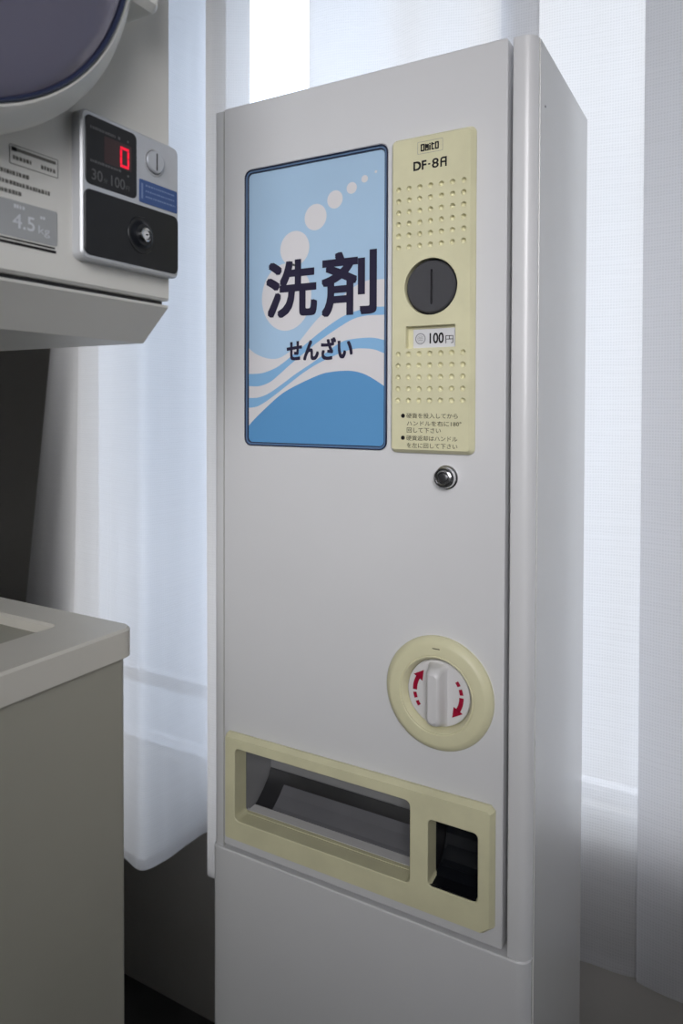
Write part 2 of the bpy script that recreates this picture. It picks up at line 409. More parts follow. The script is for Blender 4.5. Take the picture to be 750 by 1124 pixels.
# ------------------------------------------------------------------ ceiling lamp, added out of view to light the room
lm = thing('added_ceiling_lamp', (0.25, -.55, ZC + DZ), 'added round white flush ceiling lamp above the aisle, out of view', 'lamp')
FL = Frame((0, 0, DZ), (1, 0, 0), (0, -1, 0), (0, 0, -1))
b = MB(); b.lathe(FL, (.25, .55), [(.30, -ZC), (.30, -ZC + .02), (.285, -ZC + .025)], 48, 'white_plastic', cap0=True, cap1=True); child(b, 'lamp_base', lm)
b = MB(); b.lathe(FL, (.25, .55), [(.284, -ZC + .026), (.28, -ZC + .05), (.24, -ZC + .075), (.15, -ZC + .09), (.02, -ZC + .095)], 48, 'lamp', cap0=True, cap1=True); child(b, 'lamp_shade', lm)

# ------------------------------------------------------------------ curtains
def catmull(P, n=14):
    out = []
    Q = [P[0]] + P + [P[-1]]
    for i in range(1, len(Q) - 2):
        p0, p1, p2, p3 = [Vector(q) for q in Q[i - 1:i + 3]]
        for k in range(n):
            t = k / n
            out.append(0.5 * ((2 * p1) + (-p0 + p2) * t + (2 * p0 - 5 * p1 + 4 * p2 - p3) * t * t + (-p0 + 3 * p1 - 3 * p2 + p3) * t ** 3))
    out.append(Vector(P[-1]))
    return out
HEM, CTOP = 0.28, 2.12
def curtain(name, path, warp, hem=HEM, mat='curtain', **tags):
    P = catmull(path)
    S = [0.0]
    for a, b_ in zip(P, P[1:]): S.append(S[-1] + (b_ - a).length)
    nz = 70
    zs = [hem + (CTOP - hem) * (k / nz) for k in range(nz + 1)]
    V, Fc, UV = [], [], []
    for k, z in enumerate(zs):
        for s, p in zip(S, P):
            dx, dy = warp(p.x, z)
            rip = 0.0016 * math.sin(s * 38 + z * 2.1) + 0.0011 * math.sin(s * 71 - z * 3.3)
            dz = 0.004 * math.sin(s * 9) if k == 0 else 0
            V.append((p.x + dx, p.y + dy + rip, z + dz + DZ)); UV.append((s, z))
    nc = len(P)
    for k in range(nz):
        for i in range(nc - 1):
            a = k * nc + i; Fc.append((a, a + 1, a + 1 + nc, a + nc))
    me = bpy.data.meshes.new(name); me.from_pydata(V, [], Fc)
    ul = me.uv_layers.new(name='cloth')
    for lp in me.loops: ul.data[lp.index].uv = UV[lp.vertex_index]
    for p in me.polygons: p.use_smooth = True
    me.materials.append(M_[mat])
    o = bpy.data.objects.new(name, me); SC.collection.objects.link(o)
    for k, v in tags.items(): o[k] = v
    # hem: doubled band of the same cloth, its own strip behind
    V2, F2, U2 = [], [], []
    for z in (hem, hem + .010, hem + .018):
        for s, p in zip(S, P):
            dx, dy = warp(p.x, z)
            rip = 0.0016 * math.sin(s * 38 + z * 2.1) + 0.0011 * math.sin(s * 71 - z * 3.3)
            V2.append((p.x + dx, p.y + dy + rip + .0015, z + DZ + (0.004 * math.sin(s * 9) if z == hem else 0))); U2.append((s, z + 3.3))
    for k in range(2):
        for i in range(nc - 1):
            a = k * nc + i; F2.append((a, a + 1, a + 1 + nc, a + nc))
    me2 = bpy.data.meshes.new('hem'); me2.from_pydata(V2, [], F2)
    ul = me2.uv_layers.new(name='cloth')
    for lp in me2.loops: ul.data[lp.index].uv = U2[lp.vertex_index]
    for p in me2.polygons: p.use_smooth = True
    me2.materials.append(M_[mat])
    h = bpy.data.objects.new('hem', me2); SC.collection.objects.link(h); h.parent = o
    return o
def warp_left(x, z):
    w_ = max(0.0, min(1.0, (-1.10 - x) / 0.16))
    t_ = max(-0.6, min(0.8, 1.2 - z))
    return (-0.13 * w_ * t_ - 0.02 * t_ * (1 if x < -1.0 else 0.0) , 0.0)
left_path = [(-1.358, 1.070), (-1.31, 1.064), (-1.26, 1.070), (-1.205, 1.058), (-1.15, 1.005), (-1.105, .935), (-1.03, .925), (-.96, .905), (-.905, .895), (-.888, .935),
             (-.884, .99), (-.876, 1.035), (-.845, 1.05), (-.815, .99), (-.797, .94), (-.780, .93), (-.755, .942), (-.730, .955), (-.7205, .957)]
curtain('sheer_curtain', left_path, warp_left, mat='curtain_dense', label='sheer white curtain with deep folds between the washer and the vending machine', category='curtain')
right_path = [(-.633, 1.000), (-.615, .998), (-.56, 1.01), (-.50, 1.03), (-.44, 1.02), (-.37, 1.035), (-.325, 1.038), (-.276, 1.040), (-.272, 1.045), (-.30, 1.047), (-.324, 1.049), (-.326, 1.053), (-.30, 1.056), (-.24, 1.058), (-.20, 1.065), (-.165, 1.068), (-.13, 1.070),
              (-.09, 1.072), (-.03, 1.070), (-.03, 1.061), (-.075, 1.058), (-.123, 1.055), (-.1245, 1.052), (-.09, 1.048), (-.04, 1.045), (0.02, 1.03), (.10, 1.01), (.18, 1.05), (.26, 1.0), (.34, 1.05), (.42, 1.0), (.5, 1.05), (.6, 1.0), (.7, 1.05), (.8, 1.0), (.9, 1.05), (1.0, 1.01), (1.1, 1.05)]
curtain('sheer_curtain', right_path, lambda x, z: (0, 0), label='sheer white curtain hanging flat behind and right of the vending machine', category='curtain')
rl = thing('curtain_rail', (0, YB, CTOP + DZ), 'slim white rail that both sheer curtains hang from', 'curtain rail')
b = MB(); b.box(-1.42, 1.25, .985, 1.025, CTOP + .002, CTOP + .022, 'white_plastic', .002); child(b, 'rail', rl)
for x in (-1.3, 0.0, 1.15):
    b = MB(); b.box(x - .012, x + .012, 1.0, YB, CTOP + .023, CTOP + .04, 'white_plastic', .002); child(b, 'bracket', rl)

# ------------------------------------------------------------------ vending machine
VX0, VX1, VY0, VY1 = -.5637, -.1780, .680, .918
vm = thing('vending_machine', ((VX0 + VX1) / 2, (VY0 + VY1) / 2, 0), 'tall narrow white detergent vending machine with blue sign and cream fittings', 'vending machine')
def arc(cx, cy, r, a0, a1, n=7):
    return [(cx + r * math.cos(math.radians(a0 + (a1 - a0) * k / n)), cy + r * math.sin(math.radians(a0 + (a1 - a0) * k / n))) for k in range(n + 1)]
ZS, ZT = .5440, 1.4300
DX0, DX1 = -.5496, -.2052
prof = (arc(VX0 + .004, VY0 + .004, .004, 180, 270, 4) + [(-.5505, VY0), (-.5505, VY0 + .095), (-.2008, VY0 + .095), (-.2008, VY0 + .003)]
        + arc(-.1985, VY0 + .0023, .0023, 180, 270, 3) + arc(VX1 - .0125, VY0 + .0125, .0125, 270, 360, 8) + [(VX1, VY1), (VX0, VY1)])
b = MB(); b.prism(FT, prof, ZS, ZT, 'white_paint')
nside = len(prof)
cab = child(b, 'cabinet', vm)
# glossy paint on the right side panel, smooth round corner
for p in cab.data.polygons:
    if abs(p.normal.z) < .1: p.use_smooth = True
cab.data.materials.append(M_['side_paint'])
for p in cab.data.polygons:
    if p.normal.x > .97: p.material_index = 1
def sharp(o, ang=25):
    me = o.data
    bm = bmesh.new(); bm.from_mesh(me)
    for e_ in bm.edges:
        if len(e_.link_faces) == 2:
            e_.smooth = e_.calc_face_angle(0) < math.radians(ang)
        else: e_.smooth = False
    bm.to_mesh(me); bm.free()
sharp(cab)
# lower stand, a little proud of the cabinet with a bright upper rim
sp_ = [(VX0 - .0015, VY1), (VX0 - .0015, VY0 + .002)] + arc(VX0 + .0045, VY0 + .0035, .006, 180, 270, 5) + arc(VX1 - .0142, VY0 + .0112, .0137, 270, 360, 8) + [(VX1 - .0005, VY1)]
sp_ = [sp_[-1]] + sp_[:-1]
sp_ = [p for p in sp_]
b = MB(); b.plate(FT, ('p', sp_), (), -DZ, ZS - .0002, .0012, .0016, None, 'white_paint')
st = child(b, 'lower_cabinet', vm); 
for p in st.data.polygons:
    p.use_smooth = abs(p.normal.z) < .1
sharp(st)
st.data.materials.append(M_['side_paint'])
for p in st.data.polygons:
    if p.normal.x > .97: p.material_index = 1

b = MB(); b.box(VX1 - .0010, VX1 + .0006, VY0 + .0130, VY1, -DZ + .002, ZT - .0004, 'side_paint', 0)
child(b, 'side_panel', vm)
# door
SIGN = rect(-.5192, -.3326, 1.0322, 1.3542, .009, 6)
OUT_L = rect(-.5262, -.2998, .5874, .6732, .006, 4)
OUT_R = rect(-.2798, -.2272, .5920, .6605, .005, 4)
KN = circ(-.2806, 1.1993, .0284, 48)
PW = rect(-.3074, -.2540, 1.1380, 1.1602, .0008, 2)
door = MB(); door.plate(FC, rect(DX0, DX1, .5478, 1.4320, .0025, 4), [rect(-.5192, -.3326, 1.0322, 1.3542, .009, 6), rect(-.5282, -.2978, .5854, .6752, .006, 4), rect(-.2818, -.2252, .5900, .6625, .005, 4)], -.020, 0, .0010, mat='white_paint')
dr = child(door, 'door', vm)
# sign window
sg = MB()
sg.plate(FC, rect(-.5192, -.3326, 1.0322, 1.3542, .009, 6), [rect(-.5178, -.3340, 1.0336, 1.3528, .0078, 6)], -.010, .0004, .0004, mat='gasket')
sg.plate(FC, rect(-.5178, -.3340, 1.0336, 1.3528, .0078, 6), [rect(-.5160, -.3358, 1.0354, 1.3510, .0062, 6)], -.010, -.0012, 0, mat='gasket_light')
sg.plate(FC, rect(-.5160, -.3358, 1.0354, 1.3510, .0062, 6), [rect(-.5150, -.3368, 1.0364, 1.3500, .0054, 6)], -.010, -.0018, 0, mat='gasket')
sgo = child(sg, 'sign_frame', vm, label='navy rubber edge of the sign window')
SR = rect(-.5150, -.3368, 1.0364, 1.3500, .0054, 6)
clip = loop(SR)
def clip_poly(P):
    out = list(P)
    n = len(clip)
    for i in range(n):
        a, b_ = clip[i], clip[(i + 1) % n]
        if abs(a[0] - b_[0]) + abs(a[1] - b_[1]) < 1e-9: continue
        inside = lambda p: (b_[0] - a[0]) * (p[1] - a[1]) - (b_[1] - a[1]) * (p[0] - a[0]) >= -1e-12
        res = []
        for k in range(len(out)):
            p, q = out[k - 1], out[k]
            ip, iq = inside(p), inside(q)
            if ip != iq:
                den = (b_[0] - a[0]) * (q[1] - p[1]) - (b_[1] - a[1]) * (q[0] - p[0])
                t_ = ((b_[1] - a[1]) * (p[0] - a[0]) - (b_[0] - a[0]) * (p[1] - a[1])) / den if abs(den) > 1e-15 else 0
                res.append((p[0] + (q[0] - p[0]) * t_, p[1] + (q[1] - p[1]) * t_))
            if iq: res.append(q)
        out = res
        if not out: return []
    return out
def smoothline(P, n=5):
    return [(v.x, v.y) for v in catmull([Vector((a, b_)) for a, b_ in P], n)]
W1 = [(-0.3250,1.2133),(-0.3373,1.2133),(-0.3467,1.2135),(-0.3572,1.2135),(-0.3679,1.2106),(-0.3787,1.2050),(-0.3986,1.1921),(-0.4189,1.1768),(-0.4300,1.1665),(-0.4457,1.1505),(-0.4592,1.1397),(-0.4729,1.1337),(-0.4869,1.1337),(-0.5012,1.1380),(-0.5113,1.1437),(-0.5255,1.1560)]
AU = [(-0.3250,1.1842),(-0.3393,1.1842),(-0.3545,1.1848),(-0.3666,1.1826),(-0.3862,1.1773),(-0.4039,1.1685),(-0.4193,1.1593),(-0.4350,1.1489),(-0.4510,1.1383),(-0.4633,1.1300),(-0.4757,1.1230),(-0.4926,1.1176),(-0.5069,1.1163),(-0.5260,1.1170)]
AL = [(-0.3250,1.1759),(-0.3393,1.1756),(-0.3569,1.1760),(-0.3739,1.1734),(-0.3912,1.1657),(-0.4064,1.1577),(-0.4218,1.1488),(-0.4403,1.1368),(-0.4564,1.1260),(-0.4701,1.1160),(-0.4841,1.1066),(-0.4983,1.1021),(-0.5098,1.1018),(-0.5260,1.1029)]
BU = [(-0.3250,1.1460),(-0.3392,1.1493),(-0.3472,1.1513),(-0.3568,1.1522),(-0.3738,1.1516),(-0.3911,1.1483),(-0.4166,1.1331),(-0.4323,1.1242),(-0.4483,1.1156),(-0.4646,1.1057),(-0.4841,1.0944),(-0.4983,1.0891),(-0.5098,1.0880),(-0.5260,1.0887)]
BL = [(-0.3250,1.1310),(-0.3391,1.1356),(-0.3472,1.1387),(-0.3567,1.1405),(-0.3713,1.1410),(-0.3861,1.1383),(-0.4037,1.1323),(-0.4218,1.1251),(-0.4402,1.1154),(-0.4591,1.1033),(-0.4784,1.0909),(-0.4954,1.0812),(-0.5069,1.0772),(-0.5260,1.0759)]
BW = [(-0.5260,1.0420),(-0.5185,1.0510),(-0.5098,1.0605),(-0.4897,1.0770),(-0.4673,1.0931),(-0.4429,1.1043),(-0.4165,1.1139),(-0.4037,1.1163),(-0.3910,1.1173),(-0.3761,1.1170),(-0.3614,1.1135),(-0.3470,1.1063),(-0.3250,1.0925)]
sh = MB()
NS = -.0034
sh.plate(FC, SR, (), -.008, NS, mat='sheet_sky')
def layer(pts, k, mat):
    P = clip_poly(pts)
    if len(P) > 2: sh.flat(FC, P, NS + .00012 * k, mat)
def bubble(x, z, rx, rz, k): layer([(x + rx * math.cos(2 * math.pi * i / 40), z + rz * math.sin(2 * math.pi * i / 40)) for i in range(40)], k, 'sheet_white')
for c_ in ((-.3480, 1.3275, .0015, .0015), (-.3615, 1.3220, .0040, .0040), (-.3773, 1.3146, .0063, .0063), (-.3982, 1.3051, .0098, .0099), (-.4232, 1.2890, .0144, .0146), (-.4509, 1.2572, .0197, .0197), (-.4624, 1.2031, .0340, .0385)):
    bubble(*c_, 1)
up_ = smoothline(W1)
layer(up_[::-1] + [(-.325, 1.02), (-.526, 1.02)][::1], 1, 'sheet_white')
layer(smoothline(AU)[::-1] + smoothline(AL), 2, 'sheet_band')
layer(smoothline(BU)[::-1] + smoothline(BL), 2, 'sheet_band')
layer([(-.526, 1.02), (-.325, 1.02)] + smoothline(BW)[::-1], 2, 'sheet_blue')
sho = child(sh, 'sign_sheet', sgo, label='printed blue sheet with white bubbles and waves')
tx = MB()
tx.text(FC, '洗', -.4900, -.4207, 1.1795, 1.2445, NS + .0005, 'navy_ink', 0, .0017)
tx.text(FC, '剤', -.4150, -.3462, 1.1770, 1.2470, NS + .0005, 'navy_ink', 0, .0017)
tx.text(FC, 'せんざい', -.4612, -.3752, 1.1298, 1.1545, NS + .0005, 'navy_ink', 0, .0008)
child(tx, 'sign_lettering', sgo, label='navy Japanese lettering reading detergent')

# coin panel
cp = MB()
DXS = [-.3160 + k * .01167 for k in range(7)]
R1 = [1.3003 - k * .01180 for k in range(6)]
R2 = [1.1322 - k * .01185 for k in range(5)]
dots = [circ(x, z, .0026, 10) for z in R1 + R2 for x in DXS]
cp.plate(FC, rect(-.3262, -.2354, 1.0312, 1.3532, .006, 4), [KN, PW] + dots, .0005, .008, .0036, .0055, .0004, mat='cream', back=False)
for x in DXS:
    for z in R1 + R2:
        cp.lathe(FC, (x, z), [(.0026, .0078), (.0023, .0050), (.0005, .0044)], 10, 'cream', cap1=True)
cpo = child(cp, 'coin_panel', vm, label='cream plastic coin panel with rows of dimples')
kn = MB(); kn.plate(FC, circ(-.2806, 1.1993, .0264, 48), [rect(-.2808, -.2786, 1.1815, 1.2165, .0008, 2)], .001, .0072, .0014, .0012, .0003, mat='dark_knob')
kn.plate(FC, rect(-.2822, -.2772, 1.180, 1.218), (), .0012, .0030, mat='black')
child(kn, 'coin_slot', cpo, label='dark grey round plate with a vertical slot')
kr = MB(); kr.plate(FC, circ(-.2806, 1.1993, .0292, 48), (), .0003, .0009, mat='black'); child(kr, 'slot_recess', cpo)
pc = MB(); pc.plate(FC, rect(-.3080, -.2535, 1.1374, 1.1608), (), .0002, .0008, mat='cream'); 
pc.plate(FC, rect(-.3015, -.2540, 1.1380, 1.1575), (), .0008, .0022, .0002, mat='card')
pc.lathe(FC, (-.2935, 1.1478), [(.0057, .00235), (.0047, .00235)], 32, 'grey_ink', False)
pc.lathe(FC, (-.2935, 1.1478), [(.0034, .00235), (.0031, .00235)], 32, 'grey_ink', False)
for k, wd in enumerate((.0042, .0050, .0042)):
    z_ = 1.1494 - k * .0015
    pc.flat(FC, [(-.2935 - wd / 2, z_ - .0003), (-.2935 + wd / 2, z_ - .0003), (-.2935 + wd / 2, z_ + .0003), (-.2935 - wd / 2, z_ + .0003)], .00235, 'grey_ink')
pc.text(FC, '100', -.2835, -.2682, 1.1425, 1.1532, .0024, 'black_ink', 0, .00025)
pc.text(FC, '円', -.2662, -.2580, 1.1422, 1.1500, .0024, 'black_ink', .0)
child(pc, 'price_card', cpo, label='white card reading 100 yen')
lt = MB(); NP = .00815
lt = MB()
lt.text(FC, 'DF', -.2997, -.2853, 1.3170, 1.3262, NP, 'black_ink', 0, .0004)
lt.text(FC, '-', -.2838, -.2812, 1.3210, 1.3224, NP, 'black_ink', .02)
lt.text(FC, '8', -.2794, -.2722, 1.3168, 1.3264, NP, 'black_ink', 0, .0002)
# rounded capital A
def outl(x0, x1, z0, z1, t_, r, feet=False):
    lt.plate(FC, rect(x0, x1, z0, z1, r, 4), [rect(x0 + t_, x1 - t_, z0 + t_, z1 - t_, max(r - t_, .0002), 4)], NP - .0002, NP, mat='black_ink', back=False)
def bar(x0, x1, z0, z1): lt.flat(FC, [(x0, z0), (x1, z0), (x1, z1), (x0, z1)], NP, 'black_ink')
lt.plate(FC, rect(-.2706, -.2637, 1.3208, 1.3265, (.0004, .0004, .0004, .0028), 4), [rect(-.2688, -.2655, 1.3225, 1.3248, (.0002, .0002, .0002, .0011), 4)], NP - .0002, NP, mat='black_ink', back=False)
bar(-.2706, -.2688, 1.3168, 1.3209); bar(-.2655, -.2637, 1.3168, 1.3209)
child(lt, 'type_lettering', cpo, label='black printed type number')
lt = MB()
# maker's badge: framed block capitals
lt.plate(FC, rect(-.2952, -.2680, 1.3330, 1.3452, .0008, 3), [rect(-.2949, -.2683, 1.3333, 1.3449, .0006, 3)], NP - .0002, NP, mat='grey_ink', back=False)
B0, B1 = 1.3354, 1.3428
outl(-.2918, -.2876, B0, B1, .0014, .0006); outl(-.2764, -.2722, B0, B1, .0014, .0006)
lt.plate(FC, rect(-.2872, -.2830, B0, 1.3418, .0003, 3), [rect(-.2859, -.2843, 1.3365, 1.3379, .0001, 1)], NP - .0002, NP, mat='black_ink', back=False)
bar(-.2872, -.2860, 1.3418, 1.3424)
bar(-.2826, -.2809, B0, 1.3406); bar(-.2826, -.2809, 1.3413, 1.3424)
bar(-.2801, -.2787, 1.3366, B1); bar(-.2805, -.2769, 1.3404, 1.3417); bar(-.2801, -.2769, B0, 1.3367)
child(lt, 'maker_badge', cpo, label='framed block capital badge')
lt = MB()
lines = [('硬貨を投入してから', -.3062, -.2508, 1.0655, 1.0708), ('ハンドルを右に180°', -.3056, -.2470, 1.0578, 1.0630), ('回して下さい', -.3056, -.2685, 1.0508, 1.0560),
         ('硬貨返却はハンドル', -.3062, -.2510, 1.0428, 1.0480), ('を左に回して下さい', -.3056, -.2510, 1.0354, 1.0406)]
lines = [(s_, a, b_, c_ + .0012, d_ + .0012) for s_, a, b_, c_, d_ in lines]
for s_, a, b_, c_, d_ in lines: lt.text(FC, s_, a, b_, c_, d_, NP, 'small_ink', .006)
for z_ in (1.0692, 1.0466): lt.plate(FC, circ(-.3100, z_, .0022, 20), (), NP - .0002, NP, mat='black_ink', back=False)
child(lt, 'instruction_lettering', cpo, label='two bulleted lines of small Japanese instructions')

# door lock
lk = MB()
lk.lathe(FC, (-.2652, 1.0075), [(.0122, 0), (.0122, .0012), (.0110, .0022), (.0107, .0085), (.0098, .0096), (.0088, .0096), (.0082, .0080)], 40, 'chrome', cap1=True)
lk.lathe(FC, (-.2652, 1.0075), [(.0078, .0081), (.0078, .0096), (.0070, .0101), (.0058, .0101), (.0054, .0088)], 36, 'chrome', cap1=True)
lk.lathe(FC, (-.2652, 1.0075), [(.0044, .0090), (.0044, .0104), (.0034, .0108), (.0006, .0108)], 28, 'dark_metal', cap1=True)
lk.plate(FC, rect(-.2657, -.2647, 1.0110, 1.0138), (), .0085, .0104, mat='black')
lko = child(lk, 'door_lock', vm, label='small round chrome tubular lock')
for p in lko.data.polygons: pass
sharp(lko, 35)

# turning handle with ring
C0 = (-.2717, .7885)
dl = MB()
dl.lathe(FC, C0, [(.0577, 0), (.0577, .0035), (.0560, .0065), (.0520, .0092), (.0500, .0098), (.0402, .0098), (.0395, .0092), (.0388, .0098), (.0380, .0098), (.0372, .0088), (.0338, .0012), (.0338, 0)], 72, 'cream')
dlo = child(dl, 'handle_ring', vm, label='cream round surround of the turning handle'); sharp(dlo, 28)
tk = MB(); tk.text(FC, '▬', C0[0] - .004, C0[0] + .004, C0[1] + .0465, C0[1] + .0475, .00995, 'small_ink')
child(tk, 'ring_mark', dlo)
df = MB()
df.lathe(FC, C0, [(.0334, .0005), (.0334, .0030), (.0326, .0038), (.0310, .0040)], 64, 'white_plastic', True, cap0=True, cap1=True)
dfo = child(df, 'turning_handle', vm, label='white turning handle with crimson arrows'); sharp(dfo, 30)
def arcband(a0, a1, r0, r1, n=10):
    P = [(C0[0] + r1 * math.cos(math.radians(a0 + (a1 - a0) * k / n)), C0[1] + r1 * math.sin(math.radians(a0 + (a1 - a0) * k / n))) for k in range(n + 1)]
    P += [(C0[0] + r0 * math.cos(math.radians(a1 + (a0 - a1) * k / n)), C0[1] + r0 * math.sin(math.radians(a1 + (a0 - a1) * k / n))) for k in range(n + 1)]
    return P
def arrow(base, sgn):
    ar = MB()
    f_ = lambda a: base + sgn * a
    for a0, a1 in ((0, 11), (18, 31)):
        P = arcband(f_(a0), f_(a1), .0235, .0272, 5); ar.flat(FC, P, .0043, 'red')
    P = arcband(f_(37), f_(70), .0228, .0275, 8); ar.flat(FC, P, .0043, 'red')
    pol = lambda r, a: (C0[0] + r * math.cos(math.radians(f_(a))), C0[1] + r * math.sin(math.radians(f_(a))))
    ar.flat(FC, [pol(.0195, 68), pol(.0307, 68), pol(.0262, 92)], .0043, 'red')
    child(ar, 'direction_arrow', dfo, label='crimson curved arrow with two dashes')
arrow(218, -1)      # left side, rising
arrow(38, -1)       # right side, falling
gp = MB()
secs = [(.0038, .0106, .0322, .004), (.0060, .0096, .0312, .005), (.0120, .0084, .0300, .006), (.0165, .0076, .0286, .006), (.0190, .0064, .0268, .006), (.0202, .0045, .0240, .0045)]
rings = []
for n_, hw, hl, r_ in secs:
    rings.append([FC(C0[0] + a, C0[1] + b_, n_) for a, b_ in loop(rect(-hw, hw, -hl * 1.0, hl * .97, min(r_, hw * .9), 5))])
for A, B in zip(rings, rings[1:]): gp.ring(A, B, 'white_plastic', True)
gp.add(rings[-1], [list(range(len(rings[-1])))], 'white_plastic')
gpo = child(gp, 'grip_bar', dfo, label='raised white grip bar'); sharp(gpo, 50)

# dispensing outlet: cream frame, grey chute, coin return cup
op = MB()
fr_shape = ('p', [(-.5400, .5610), (-.2230, .5610), (-.2120, .5700), (-.2120, .6840), (-.2165, .6885), (-.5400, .6885), (-.5435, .6850), (-.5435, .5650)])
op.plate(FC, fr_shape, [OUT_L, OUT_R], .0003, .0095, .0034, .0060, .0008, mat='cream', back=False)
op.plate(FC, rect(-.5280, -.2980, .5856, .6750, .006, 4), [OUT_L], -.0130, .0005, 0, mat='cream')
op.plate(FC, rect(-.2816, -.2254, .5902, .6623, .005, 4), [OUT_R], -.0130, .0005, 0, mat='cream')
op.box(-.5260, -.3000, .6905, .6960, .5835, .5878, 'cream', .0002)
opo = child(op, 'outlet_frame', vm, label='wide cream frame round two openings')
ch_ = MB()
FX = Frame((0, 0, DZ), (0, 1, 0), (0, 0, 1), (1, 0, 0))     # a = world y, b = z, n = world x
x0, x1 = -.5272, -.2990
# shell of the compartment: left wall, right wall, back, ceiling, floor (thin boxes)
ch_.box(x0 - .003, x0, .6932, .752, .575, .684, 'grey_metal'); ch_.box(x1, x1 + .003, .6932, .752, .575, .684, 'grey_metal')
ch_.box(x0, x1, .746, .749, .575, .684, 'grey_metal'); ch_.box(x0, x1, .6932, .746, .6745, .684, 'grey_metal'); ch_.box(x0, x1, .7005, .746, .575, .578, 'grey_metal')
cho = child(ch_, 'product_compartment', opo, label='grey metal inside of the left opening')
c2 = MB()
pr_ = [(.6965, .5868), (.7095, .5868), (.7150, .5890), (.7280, .5985), (.7395, .6095), (.7440, .6190), (.7455, .6175), (.7415, .6080), (.7290, .5960), (.7160, .5865), (.7100, .5840), (.6965, .5840)]
c2.prism(FX, [(a, b_) for a, b_ in pr_], -.5258, -.3002, 'chute')
co = child(c2, 'chute', opo, label='black sloping chute')
for p in co.data.polygons:
    p.use_smooth = abs(p.normal.x) < .5
sharp(co, 35)
c3 = MB(); c3.box(-.5256, -.3004, .6962, .7105, .5869, .5879, 'white_plastic', .0003); child(c3, 'chute_lip', opo, label='pale ledge along the front of the chute')
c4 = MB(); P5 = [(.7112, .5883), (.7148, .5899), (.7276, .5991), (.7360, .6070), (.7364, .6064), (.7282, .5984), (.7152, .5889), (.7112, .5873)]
c4.prism(FX, P5, -.5000, -.3004, 'chute_sheen'); child(c4, 'chute_reflection', opo, label='grey strip painting a soft reflection onto the chute')  # thin grey strip, a soft reflection on the chute painted as colour
kb = MB(); kb.box(-.5225, -.5195, .6945, .7000, .6690, .6744, 'black', .0004); child(kb, 'chute_catch', opo)
# coin return cup
cup = MB()
cx0, cx1 = -.2796, -.2274
cup.box(cx0 - .002, cx0, .6932, .728, .588, .665, 'black'); cup.box(cx1, cx1 + .002, .6932, .728, .588, .665, 'black')
cup.box(cx0, cx1, .7005, .728, .661, .665, 'black')
sc_ = [(.6725, .5935), (.676, .5925), (.690, .5930), (.704, .5985), (.714, .608), (.720, .622), (.722, .662), (.726, .662), (.725, .605), (.716, .592), (.700, .5895), (.6725, .5895)]
cup.prism(FX, sc_, cx0 + .0008, cx1 - .0008, 'gloss_black')
cuo = child(cup, 'coin_return_cup', opo, label='black scooped coin return cup'); 
cf = MB(); cf.prism(FX, [(.700, .598), (.706, .6015), (.7155, .6120), (.7148, .6128), (.705, .6025), (.6995, .5992)], cx0 + .004, cx1 - .004, 'gloss_black')
child(cf, 'return_flap', cuo)
# small dark speck / screw on the side panel
scw = MB(); FS = Frame((VX1 + .0006, 0, DZ), (0, 1, 0), (0, 0, 1), (1, 0, 0))
scw.lathe(FS, (.712, 1.372), [(.0012, 0), (.0012, .0004), (.0006, .0006)], 12, 'dark_metal', cap1=True); child(scw, 'rivet', vm)

# ------------------------------------------------------------------ washer (top loader), front faces the aisle
wm = thing('washing_machine', (-.76, .18, 0), 'cream top loading washing machine below the tumble dryer, left of the curtain', 'washing machine')
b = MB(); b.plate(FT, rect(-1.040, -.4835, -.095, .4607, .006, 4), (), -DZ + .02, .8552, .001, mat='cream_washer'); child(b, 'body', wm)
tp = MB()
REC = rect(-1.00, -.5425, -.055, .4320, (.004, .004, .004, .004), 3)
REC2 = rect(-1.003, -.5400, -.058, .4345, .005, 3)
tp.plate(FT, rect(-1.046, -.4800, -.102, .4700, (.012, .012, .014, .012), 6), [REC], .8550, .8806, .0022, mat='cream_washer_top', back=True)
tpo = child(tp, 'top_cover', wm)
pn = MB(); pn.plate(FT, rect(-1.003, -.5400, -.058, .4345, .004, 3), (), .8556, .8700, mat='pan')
pno = child(pn, 'lid', wm, label='recessed beige lid')
hd = MB(); hd.plate(FT, rect(-.80, -.66, -.03, .0, .004), (), .8700, .8740, .001, mat='pan'); child(hd, 'lid_handle', pno)
for x, y in ((-.99, -.04), (-.53, -.04), (-.99, .41), (-.53, .41)):
    f = MB(); f.lathe(FT, (x, y), [(.022, -DZ), (.022, -DZ + .008), (.016, -DZ + .012), (.016, -DZ + .0205)], 20, 'rubber', cap0=True, cap1=True); child(f, 'foot', wm)

# ------------------------------------------------------------------ dryer
dy = thing('tumble_dryer', (-.72, .2205, 1.1345 + DZ), 'cream coin operated tumble dryer above the washing machine with a smoked round door', 'tumble dryer')
b = MB(); b.plate(Frame((-.44, 0, DZ), (0, 1, 0), (0, 0, 1), (1, 0, 0)), rect(-.030, .4712, 1.1695, 1.86, .003, 3), (), -.56, 0, .0022, mat='cream_dryer'); child(b, 'body', dy)
b = MB(); b.prism(Frame((0, 0, DZ), (1, 0, 0), (0, 0, 1), (0, -1, 0)), [(-.442, 1.1660), (-.4425, 1.1640), (-.4720, 1.1345), (-1.0, 1.1345), (-1.0, 1.1660)], -.4706, .030, 'cream_dryer'); child(b, 'lower_skirt', dy)
b = MB(); b.plate(FT, rect(-.995, -.446, -.026, .467), (), 1.1661, 1.1694, mat='black'); child(b, 'seam_gap', dy)
